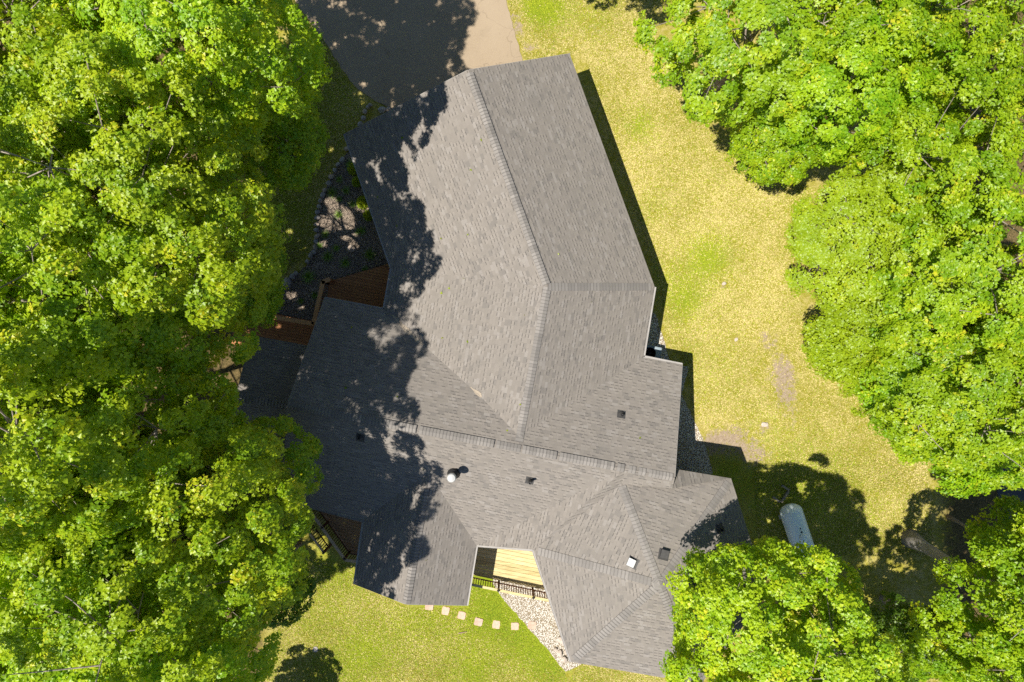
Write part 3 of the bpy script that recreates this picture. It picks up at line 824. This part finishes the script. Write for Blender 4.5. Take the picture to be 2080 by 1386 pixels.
SUNGAPS = [(690, 440, .85), (678, 412, .45), (718, 500, .3), (655, 455, .35), (703, 468, .5), (742, 420, .35), (655, 497, .3), (668, 470, .35), (720, 478, .3), (600, 375, .25), (612, 500, .3), (590, 470, .2),
           (640, 330, .25), (672, 305, .2), (590, 765, .4), (555, 785, .5), (545, 745, .25), (528, 730, .2), (472, 742, 1.3), (455, 715, .7), (490, 715, .7),
           (600, 640, .25), (578, 662, .2), (612, 620, .3), (595, 600, .3), (720, 325, .2), (745, 370, .15),
           (775, 50, .2), (740, 172, .2), (860, 190, .2), (540, 90, .7), (600, 60, .5), (570, 75, .4), (700, 1062, .25), (722, 1092, .25), (645, 1100, .5), (620, 1085, .4), (660, 1120, .4)]
def gap_mask(wc, g):
    keep = np.ones(len(wc), bool)
    for (px, py, r) in SUNGAPS:
        q_ = G(px, py); hz = roof_pt(px, py)
        if hz[0] is not None: q_ = hz[0]
        v = wc - np.array(q_); t = v @ np.array(-SUN); dist = np.linalg.norm(v - t[:, None] * np.array(-SUN), axis=1)
        wob = r * (1 + .35 * np.sin(wc[:, 0] * 5 + wc[:, 2] * 3) * np.cos(wc[:, 1] * 6)) + .06 * g.normal(size=len(wc))
        keep &= ~((dist < wob) & (t > 0))
    return keep
def make_tree(seed, R, zc, Hz, leaf=.135, clump=.80, spacing=.95, sprays=9, per=34, lean=(0, 0), trunk_r=.2, low=-.35, inner=.25, place=None):
    """crown mesh and trunk mesh; trunk foot at the origin, crown centre at (lean, zc)"""
    g = np.random.default_rng(seed); cl = np.array([lean[0], lean[1], zc])
    limbs = unit(g.normal(size=(9, 3)) * [1, 1, .55] + [0, 0, .35])
    pts = []; tries = 0
    while tries < 2600:
        tries += 1
        ph = g.uniform(0, 2 * math.pi); sz = g.uniform(low, 1.0); ce = math.sqrt(max(0, 1 - sz * sz))
        d = np.array([ce * math.cos(ph), ce * math.sin(ph), sz])
        b = .58 + .46 * np.max(np.clip(limbs @ d, 0, 1) ** 4) + .06 * g.normal()
        r = (g.uniform(.84, 1.0) if g.random() > inner else g.uniform(.35, .84)) * b
        p = d * r * [R, R, Hz]
        if all(np.sum((p - q_) ** 2) > spacing ** 2 for q_ in pts): pts.append(p)
    pts = np.array(pts); n = len(pts)
    out = unit(pts / np.array([R, R, Hz]) ** 2 * R * R + np.array([0, 0, .9 * R * .4]))
    rc = g.uniform(.6, 1.15, n) * clump
    # sprays on each clump's dome
    o = np.repeat(out, sprays, 0); rcs = np.repeat(rc, sprays); ctr = np.repeat(pts, sprays, 0)
    rd = unit(g.normal(size=o.shape)); dt = np.sum(rd * o, 1, keepdims=True); rd = np.where(dt < -.15, rd - 2 * dt * o, rd)
    al = np.sum(rd * o, 1, keepdims=True); off = (rd - al * o) + o * al * .45
    sc_ = ctr + off * (rcs * g.uniform(.55, 1.0, len(rcs)))[:, None]
    so_ = unit(o * .7 + rd * .8 + np.array([0, 0, .35]))
    # leaves of each spray
    m = len(sc_); c = np.repeat(sc_, per, 0); u = np.repeat(so_, per, 0)
    rr = np.sqrt(g.uniform(0, 1, m * per)) * np.repeat(g.uniform(.24, .40, m), per)
    t = unit(np.cross(u, unit(g.normal(size=u.shape))))
    lc = c + t * rr[:, None] + u * (g.normal(size=(m * per, 1)) * .07) + np.array([0, 0, -1.0]) * (rr ** 2 * .9)[:, None]
    ld_ = t + u * .15 + np.array([0, 0, -.35]) + g.normal(size=u.shape) * .25
    ln_ = u * .45 + np.array([-.26, -.09, .80]) + t * .12 + g.normal(size=u.shape) * .27
    size = leaf * g.uniform(.5, 1.3, m * per)
    rnd = np.clip(np.repeat(g.uniform(0, .75, m), per) + g.uniform(0, .27, m * per), 0, 1)
    lc = lc + cl
    if place is not None:
        px_, s_, sz_, r_z = place; cs, sn = math.cos(r_z), math.sin(r_z)
        wc = np.stack([(lc[:, 0] * cs - lc[:, 1] * sn) * s_ + px_[0], (lc[:, 0] * sn + lc[:, 1] * cs) * s_ + px_[1], lc[:, 2] * sz_ + px_[2]], 1)
        kp = gap_mask(wc, g); lc, ld_, ln_, size, rnd = lc[kp], ld_[kp], ln_[kp], size[kp], rnd[kp]
    crown = leaf_mesh('crown', lc, ld_, ln_, size, rnd)
    # trunk, limbs, twigs
    bm = bmesh.new(); top = zc + Hz * .55; k = 9; tp = []; tr = []
    for i in range(k):
        f = i / (k - 1); z = f * top
        tp.append(Vector((cl[0] * sstep(f * 1.25) + .12 * math.sin(f * 7 + seed), cl[1] * sstep(f * 1.25) + .12 * math.cos(f * 6 + seed), z - .12)))
        tr.append(trunk_r * (1 - .85 * f) * (1 + .7 * math.exp(-z / .35)))
    tube(bm, tp, tr, 10)
    rr_ = random.Random(seed); order = list(range(n)); rr_.shuffle(order)
    heads = order[:16]
    hp = []
    for i in heads:
        e = Vector(pts[i] + cl); f = min(.95, max(.25, (e.z - .38 * math.hypot(pts[i][0], pts[i][1]) - .6) / top)); s = tp[0].lerp(tp[-1], 0)
        j = f * (k - 1); a = tp[int(j)].lerp(tp[min(k - 1, int(j) + 1)], j - int(j))
        md = a.lerp(e, .5) + Vector((rr_.uniform(-.2, .2), rr_.uniform(-.2, .2), .35))
        r0 = trunk_r * (1 - .8 * f) * .42
        tube(bm, [a, md, e], [r0, r0 * .6, .02], 6, False); hp += [md, md.lerp(e, .5)]
    for i in order[16:]:
        e = Vector(pts[i] + cl); a = min(hp, key=lambda q_: (q_ - e).length + max(0, q_.z - e.z))
        tube(bm, [a, a.lerp(e, .55) - Vector((rr_.uniform(-.1, .1), rr_.uniform(-.1, .1), .12)), e + (e - a).normalized() * .25], [.026, .016, .005], 4, False)
    tm = bpy.data.meshes.new('trunk'); bm.normal_update(); bm.to_mesh(tm); bm.free()
    for p in tm.polygons: p.use_smooth = True
    return crown, tm

VAR = {}
def variant(key, leafmat, **kw):
    c, t = make_tree(**kw); c.materials.append(M[leafmat]); t.materials.append(M['bark']); VAR[key] = (c, t, dict(kw, leafmat=leafmat))
for i in range(4): variant('tall%d' % i, 'leaf_bright', seed=11 + i, R=4.15, zc=11.0, Hz=5.6, leaf=.094, clump=.80, spacing=1.06, per=76, sprays=9, inner=.32, low=-.75, trunk_r=.24)
for i in range(3): variant('mid%d' % i, 'leaf', seed=31 + i, R=3.6, zc=7.2, Hz=3.7, leaf=.098, clump=.80, spacing=1.20, per=76, inner=.1, trunk_r=.2, low=-.5)
for i in range(2): variant('small%d' % i, 'leaf', seed=51 + i, R=2.3, zc=4.6, Hz=2.4, leaf=.098, clump=.62, spacing=.75, per=46, trunk_r=.08)
M['grey_bark'] = plain('grey_bark', (.26, .235, .215), (.42, .39, .36), 9, .95, .1, 0, .9, .03)
variant('big0', 'leaf', seed=91, R=4.3, zc=8.4, Hz=3.9, leaf=.100, clump=.85, spacing=1.08, per=66, inner=.2, low=-.5, trunk_r=.30)
VAR['big0'][1].materials.clear(); VAR['big0'][1].materials.append(M['grey_bark'])
variant('fine0', 'leaf_fine', seed=61, R=3.7, zc=6.2, Hz=2.5, leaf=.088, clump=.70, spacing=.80, sprays=10, per=50, inner=.1, trunk_r=.2, low=-.1)
variant('fine1', 'leaf_fine', seed=62, R=2.5, zc=5.0, Hz=1.9, leaf=.095, clump=.62, spacing=.62, sprays=10, per=40, trunk_r=.14, low=-.1)
variant('dark0', 'leaf_dark', seed=71, R=2.4, zc=4.4, Hz=2.3, leaf=.11, clump=.62, spacing=.72, per=36, trunk_r=.1)
variant('lean0', 'leaf_bright', seed=81, R=4.1, zc=8.6, Hz=4.8, leaf=.098, clump=.80, spacing=1.02, per=70, inner=.25, low=-.5, lean=(-2.6, 2.8), trunk_r=.24)

def tree(key, px, py, zmid, label, s=1.0, rot=0.0, name='maple_tree', group=None, sz=1.0):
    """px,py: where the crown's middle appears, at height zmid above the upper lawn"""
    cr, tr, kw = VAR[key]; ln = kw.get('lean', (0, 0)); c = W(px, py, zmid)
    x = c.x - ln[0] * s; y = c.y - ln[1] * s; z = zg(x, y)
    o = thing(name, label, 'tree', (x, y, z), rot, group); o.scale = (s, s, s * sz * (zmid - z) / (kw['zc'] * s * sz))
    if group == GL:                       # first rows beside the house: crown of its own, with the gaps the sun comes through
        k2 = {k: v for k, v in kw.items() if k != 'leafmat'}
        cr, _t = make_tree(**k2, place=((x, y, z), s, o.scale.z, rot)); bpy.data.meshes.remove(_t); cr.materials.append(M[kw['leafmat']])
    link_mesh('crown', cr, None, o); link_mesh('trunk', tr, None, o)
    return o
GL, GR = 'woodland trees left of the house', 'woodland trees right of the lawn'
# left woodland
t1 = tree('tall0', 395, 130, 11.0, 'tall maple whose crown reaches the driveway and garage at the upper left', 1.0, .3, group=GL)
tree('tall1', 325, 425, 11.6, 'tall maple left of the shaded garden bed edging', 1.0, 1.4, group=GL)
tree('tall2', 212, 625, 12.6, 'tall maple left of the plank walkway, next to bare twigs', .95, 2.2, group=GL)
tree('tall3', 165, 865, 13.2, 'tall maple left of the low porch roof', .92, .9, group=GL)
tree('mid0', 465, 962, 7.6, 'mid-height maple touching the left gable end of the main roof', .85, 2.0, group=GL)
tree('tall0', 350, 1105, 11.6, 'tall maple left of the shaded diagonal deck railing', .95, 3.6, group=GL)
tree('tall1', 310, 1290, 11.4, 'tall maple at the bottom edge left of the lower lawn', .92, 4.4, group=GL)
tree('dark0', 530, 1175, 4.2, 'small tree with shade-dark leaves beside the lower left lawn', .85, .5, 'broadleaf_tree', GL)
tree('dark0', 440, 1575, 4.4, 'small tree with shade-dark leaves at the lawn edge near the round cover', .85, 2.5, 'broadleaf_tree', GL)
tree('tall2', 40, 50, 11, 'tall maple in the upper left corner of the photo', 1.0, 4.0, group=GL)
tree('tall3', 30, 330, 11, 'tall maple at the left edge, second down from the corner', 1.0, 5.0, group=GL)
tree('tall0', -20, 600, 10.6, 'tall maple at the left edge, halfway down', .95, 5.3, group=GL)
tree('tall1', -10, 850, 11, 'tall maple at the left edge just below the middle', 1.0, 2.9, group=GL)
tree('tall2', 80, 1090, 10.6, 'tall maple at the left edge in the lower part', .95, .2, group=GL)
tree('tall3', 30, 1340, 11, 'tall maple in the lower left corner of the photo', 1.0, 2.3, group=GL)
tree('tall3', 300, -190, 11.6, 'tall maple above the top edge shading the driveway', 1.0, .7, group=GL)
tree('tall2', 520, -400, 11, 'tall maple beyond the top edge left of the driveway', .9, 1.7, group=GL)
tree('small0', 560, 275, 4.8, 'low shaded maple between the garage corner and the tall upper left trees', .95, 1.9, group=GL)
tree('small1', 490, 520, 4.8, 'low shaded maple left of the pale boulder', .85, 2.9, group=GL)
tree('small0', 492, 600, 5.2, 'low maple hanging over the plank walkway', .62, 4.2, group=GL)
# right woodland
tree('mid1', 1545, 60, 7.4, 'broad maple at the top edge, nearest the garage', 1.1, .4, group=GR)
tree('mid2', 1700, 190, 7.4, 'maple whose crown juts over the lawn at the upper right', 1.0, 1.9, group=GR)
tree('small0', 1590, 275, 5.0, 'small maple with the lowest crown over the upper right lawn', .85, 1.0, group=GR)
tree('mid0', 1840, 60, 8.0, 'maple at the top edge, second from the right corner', 1.0, 3.0, group=GR)
tree('mid1', 2010, 110, 8.4, 'maple in the upper right corner of the photo', 1.0, 2.0, group=GR)
tree('mid2', 1960, 330, 8.2, 'maple at the right edge below the corner one', .95, 4.1, group=GR)
tree('fine0', 1800, 505, 6.2, 'light green fine-leaved tree bulging over the dry lawn', 1.0, .6, 'broadleaf_tree', GR)
tree('fine1', 1745, 690, 5.0, 'smaller light green tree below the bulging fine-leaved one', 1.0, 2.2, 'broadleaf_tree', GR)
tree('mid0', 1960, 560, 8.0, 'bright maple at the right edge beside the fine-leaved tree', 1.0, 1.2, group=GR)
tree('mid1', 1950, 790, 7.6, 'bright maple at the right edge above the road piece', .95, 5.2, group=GR)
tree('small1', 1850, 770, 5.4, 'small bright maple over the bare soil of the right lawn', 1.0, .3, group=GR)
tree('small0', 1955, 885, 5.2, 'small maple right of the lawn, hanging above the road piece', .95, 3.3, group=GR)
tree('mid2', 2090, 700, 8.0, 'maple half outside the right edge', 1.0, 2.6, group=GR)
# lower right
tree('lean0', 1552, 1318, 8.6, 'leaning maple overhanging the tower roof and the white tank', .95, 0, group='trees at the lower right')
tree('mid2', 1690, 1335, 8.0, 'small-crowned maple added behind the leaning one to shade the ground below the tank', .68, .7, group='trees at the lower right')  # added tree: widens the leaning crown and fills in its shade
tree('big0', 2120, 1235, 8.0, 'maple with thick flared trunk right of the tank', 1.0, 2.2, group='trees at the lower right')
tree('small1', 2085, 1120, 4.5, 'small maple at the right edge below the road piece', 1.05, 1.2, group='trees at the lower right')
tree('mid2', 2065, 1400, 8.2, 'maple in the lower right corner', .7, 3.2, group='trees at the lower right')
tree('dark0', 1850, 1310, 2.4, 'low tree with shade-dark leaves between the two lower right maples', .9, 1.2, 'broadleaf_tree', 'trees at the lower right')
tree('mid1', 1200, -330, 8.6, 'maple beyond the top edge above the lawn', 1.0, 1.0, group='trees at the top edge')

# garden plants
def clump_mesh(seed, r, n, h):
    g = np.random.default_rng(seed); ph = g.uniform(0, 2 * np.pi, n); el = g.uniform(.15, 1.25, n); L = r * g.uniform(.7, 1.15, n)
    V = []; Fc = []; rn = []
    for i in range(n):
        d = np.array([math.cos(ph[i]), math.sin(ph[i]), 0]); s = np.array([-d[1], d[0], 0]); wd = .011
        prev = None
        for k in range(5):
            f = k / 4; rad = L[i] * f * math.cos(el[i] * (1 - .6 * f)); z = h * (math.sin(el[i]) * 1.5 * f - .95 * f * f * (1.2 - el[i] * .5))
            p = d * rad + [0, 0, max(.01, z)]; ww = wd * (1 - f * .85)
            V += [p - s * ww, p + s * ww]; b = len(V)
            if k: Fc.append((b - 4, b - 3, b - 1, b - 2)); rn.append(g.random() * .9)
    me = bpy.data.meshes.new('grass_clump'); me.from_pydata([tuple(v) for v in V], [], Fc)
    me.attributes.new('rnd', 'FLOAT', 'FACE').data.foreach_set('value', np.array(rn, np.float32)); me.materials.append(M['blade'])
    return me
CM = [clump_mesh(i, .46, 130, .42) for i in range(3)]
cl_lab = ['largest spiky grass clump, next to the pale boulder and handrail', 'spiky grass clump in the bed against the garage eave above the deck', 'spiky grass clump in the bed just above the deck edge',
          'spiky grass clump in the bed near the lower edging stones', 'sunlit spiky clump at the middle edging stones', 'small bright yellow-green clump right of the sunlit pebbles', 'yellow-green clump in the sunlit pebbles of the bed',
          'spiky clump at the upper edging curve of the bed', 'spiky clump under the garage eave in the upper bed', 'low green clump along the eave in the narrow upper bed',
          'small grass clump above the sunlit pebbles', 'small grass clump between the sunlit pebbles and the leafy shrubs', 'grass clump above the big one at the garage eave', 'small grass clump left of the round brown boulder',
          'smallest grass clump, touching the lower edging stones', 'small grass clump at the upper deck edge near the eave corner', 'grass clump beside the bending handrail', 'small grass clump above the plank walkway', 'small grass clump in the narrow upper bed nearest the edging']
for i, (px, py, s) in enumerate([(628, 563, 1.0), (752, 518, .95), (702, 535, .85), (667, 522, .8), (662, 477, .62), (727, 472, .42), (688, 437, .6), (676, 392, .85), (704, 388, .7), (712, 335, .7), (690, 405, .55), (716, 415, .6), (735, 470, .7), (684, 505, .6), (650, 500, .5), (742, 548, .55), (640, 600, .6), (612, 612, .5), (690, 365, .55)]):
    o = link_mesh('grass_clump', CM[i % 3], None); o.location = G(px, py); o.scale = (s, s, s); o.rotation_euler = (0, 0, i * 1.3)
    tag(o, cl_lab[i], 'plant', 'grass clumps in the garden bed')
def shrub(px, py, r, h, n, label, seed):
    g = np.random.default_rng(seed); d = unit(g.normal(size=(n, 3))); d[:, 2] = np.abs(d[:, 2]); c = d * np.array([r, r, h]) * g.uniform(.5, 1, (n, 1))
    me = leaf_mesh('shrub', c, d + g.normal(size=(n, 3)) * .4 + [0, 0, -.2], d + [0, 0, .6] + g.normal(size=(n, 3)) * .3, .075 * g.uniform(.6, 1.2, n), g.random(n)); me.materials.append(M['leaf_fine'])
    o = link_mesh('shrub', me, None); o.location = G(px, py); tag(o, label, 'shrub', 'shrubs along the garage eave'); return o
shrub(738, 412, .34, .4, 900, 'yellow-green leafy shrub under the garage eave in a sun patch', 1)
shrub(750, 438, .30, .35, 700, 'leafy shrub under the garage eave below the sun-patch one', 2)
shrub(720, 345, .34, .4, 800, 'low leafy shrub beside the upper garage eave', 3)
shrub(726, 370, .28, .35, 700, 'leafy shrub at the garage eave above the sun-patch one', 4)

# bare dead branch in the left canopy
db = thing('dead_branch', 'bare reddish dead branch sticking out of the left canopy', 'branch')
bm = bmesh.new(); r = random.Random(3); root = W(262, 740, 9.0)
def twig(a, d, L, rad, lvl):
    b = a + d * L; md = a.lerp(b, .5) + Vector((r.uniform(-.08, .08), r.uniform(-.08, .08), r.uniform(-.05, .08)))
    tube(bm, [a, md, b], [rad, rad * .8, rad * .5], 5, False)
    if lvl:
        for _ in range(3 if lvl > 1 else 2):
            nd = (d + Vector((r.uniform(-.9, .9), r.uniform(-.9, .9), r.uniform(-.2, .5)))).normalized(); twig(a.lerp(b, r.uniform(.4, 1)), nd, L * r.uniform(.5, .8), rad * .55, lvl - 1)
twig(root, Vector((.15, .35, .9)).normalized(), 1.2, .035, 3); twig(root + Vector((0, 0, .5)), Vector((.3, .8, .6)).normalized(), 1.0, .028, 3)
obj('twigs', bm, M['dead'], db)

# stray leaves blown onto the roof
g_ = np.random.default_rng(8); pts = []
for _ in range(34):
    px, py = g_.uniform(640, 1330), g_.uniform(220, 1150); h = roof_pt(px, py)
    if h[0] is not None: pts.append((h[0] + h[1] * .02, h[1]))
c = np.array([tuple(a) for a, b in pts]); n_ = np.array([tuple(b) for a, b in pts]); d_ = g_.normal(size=c.shape)
lm = leaf_mesh('fallen_leaves', c, d_, n_, g_.uniform(.07, .12, len(c)), g_.random(len(c))); lm.materials.append(M['leaf_fine'])
tag(link_mesh('fallen_leaves', lm, None), 'few stray green leaves scattered over the shingled roof', 'leaves', kind='stuff')

# ------------------------------------------------------------------ grass tufts over the open lawns
def in_poly(px, py, poly):
    c = np.zeros(len(px), bool); j = len(poly) - 1
    for i in range(len(poly)):
        xi, yi = poly[i]; xj, yj = poly[j]
        if yi != yj: c ^= ((yi > py) != (yj > py)) & (px < (xj - xi) * (py - yi) / (yj - yi) + xi)
        j = i
    return c
m_ = NT('dry_tuft'); r_n = m_.attr('rnd').outputs['Fac']; ga = m_.attr('green').outputs['Fac']
cc = m_.mix(m_.ramp(r_n, .25, .75), C(.205, .20, .014), C(.55, .455, .185))
cc = m_.mix(ga, cc, m_.mix(r_n, C(.125, .205, .008), C(.37, .395, .022)))
M['tuft'] = m_.base(cc, .8, .2)
LAWN = [[(1030, 0), (1340, -20), (1330, 110), (1500, 320), (1690, 400), (1620, 600), (1680, 760), (1880, 900), (1900, 1130), (1540, 1130), (1530, 930), (1512, 890), (1440, 880), (1412, 850), (1395, 745), (1352, 690), (1345, 590), (1185, 108), (1068, 128)],
        [(520, 1400), (600, 1130), (715, 1150), (720, 1190), (830, 1235), (950, 1236), (958, 1180), (1005, 1205), (1045, 1250), (1100, 1312), (1150, 1372), (1160, 1400)],
        [(600, 60), (650, 70), (715, 180), (740, 225), (700, 285), (640, 420), (630, 510), (560, 570), (540, 300)],
        [(1172, 1356), (1200, 1338), (1345, 1365), (1345, 1400), (1150, 1400), (1160, 1376)]]
lawn_names = ['short dry grass tufts of the right-hand lawn', 'short yellow-green grass tufts of the lower lawn', 'short grass tufts in shade between driveway and garden bed', 'short dry grass tufts below the lowest tower eave']
STONES = [(1081, 1270), (1046, 1272), (1008, 1269), (972, 1263), (938, 1250), (905, 1241), (872, 1231), (1553, 862), (1470, 577), (1495, 690)]
g_ = np.random.default_rng(77)
for poly, nm, N in zip(LAWN, lawn_names, (190000, 62000, 20000, 6000)):
    P_a = np.array(poly); lo_, hi_ = P_a.min(0), P_a.max(0)
    px = g_.uniform(lo_[0], hi_[0], N * 2); py = g_.uniform(lo_[1], hi_[1], N * 2); k_ = in_poly(px, py, poly)
    for (sx, sy) in STONES: k_ &= (np.abs(px - sx) > 9.5) | (np.abs(py - sy) > 9.5)
    px, py = px[k_][:N], py[k_][:N]
    x = (px - 1040) * H / F; y = (693 - py) * H / F
    tt = np.clip((-y - 4.0) / 3.8, 0, 1); z = -.9 * tt * tt * (3 - 2 * tt) + .05 * np.sin(x * .35) * np.cos(y * .3)
    sc_ = (H - z) / H; x, y = x * sc_, y * sc_
    gr = np.zeros(len(x)); dr = np.zeros(len(x))
    for (bx, by, r, a) in GREEN: gr += a * np.exp(-((x - bx) ** 2 + (y - by) ** 2) / (r * r))
    for (bx, by, r, a) in DIRT: dr += a * np.exp(-((x - bx) ** 2 + (y - by) ** 2) / (r * r))
    base_g = .12 if nm is lawn_names[0] else .24
    pat = .5 + .25 * np.sin(x * 2.1 + 1.3 * np.sin(y * 1.7)) + .25 * np.sin(y * 2.7 + 1.1 * np.cos(x * 3.1))
    keep = g_.random(len(x)) > np.clip(dr * 1.5 - .1, 0, .92)
    x, y, z, gr, pat = x[keep], y[keep], z[keep], gr[keep], pat[keep]; n = len(x)
    green = (g_.random(n) < np.clip(base_g + .75 * gr, 0, .95)).astype(np.float32)
    d = g_.normal(size=(n, 3)) * [1, 1, .0] + [0, 0, .30]; nn_ = g_.normal(size=(n, 3)) * .36 + [0, 0, 1]
    lf_ = .5 + .5 * np.sin(x * .55 + 1.7 * np.sin(y * .43 + 1)) * np.cos(y * .62 + 1.2 * np.sin(x * .37)); rn = np.clip(.22 * pat + .30 * lf_ + g_.uniform(-.05, .62, n), 0, 1) * (.84 if nm is lawn_names[1] else 1)
    mesh = leaf_mesh('grass_tufts', np.stack([x, y, z + g_.uniform(.008, .026, n)], 1), d, nn_, g_.uniform(.028, .060, n), rn)
    mesh.attributes.new('green', 'FLOAT', 'FACE').data.foreach_set('value', np.repeat(green, 2)); mesh.materials.append(M['tuft'])
    tag(link_mesh('grass_tufts', mesh, None), nm, 'grass', kind='stuff')
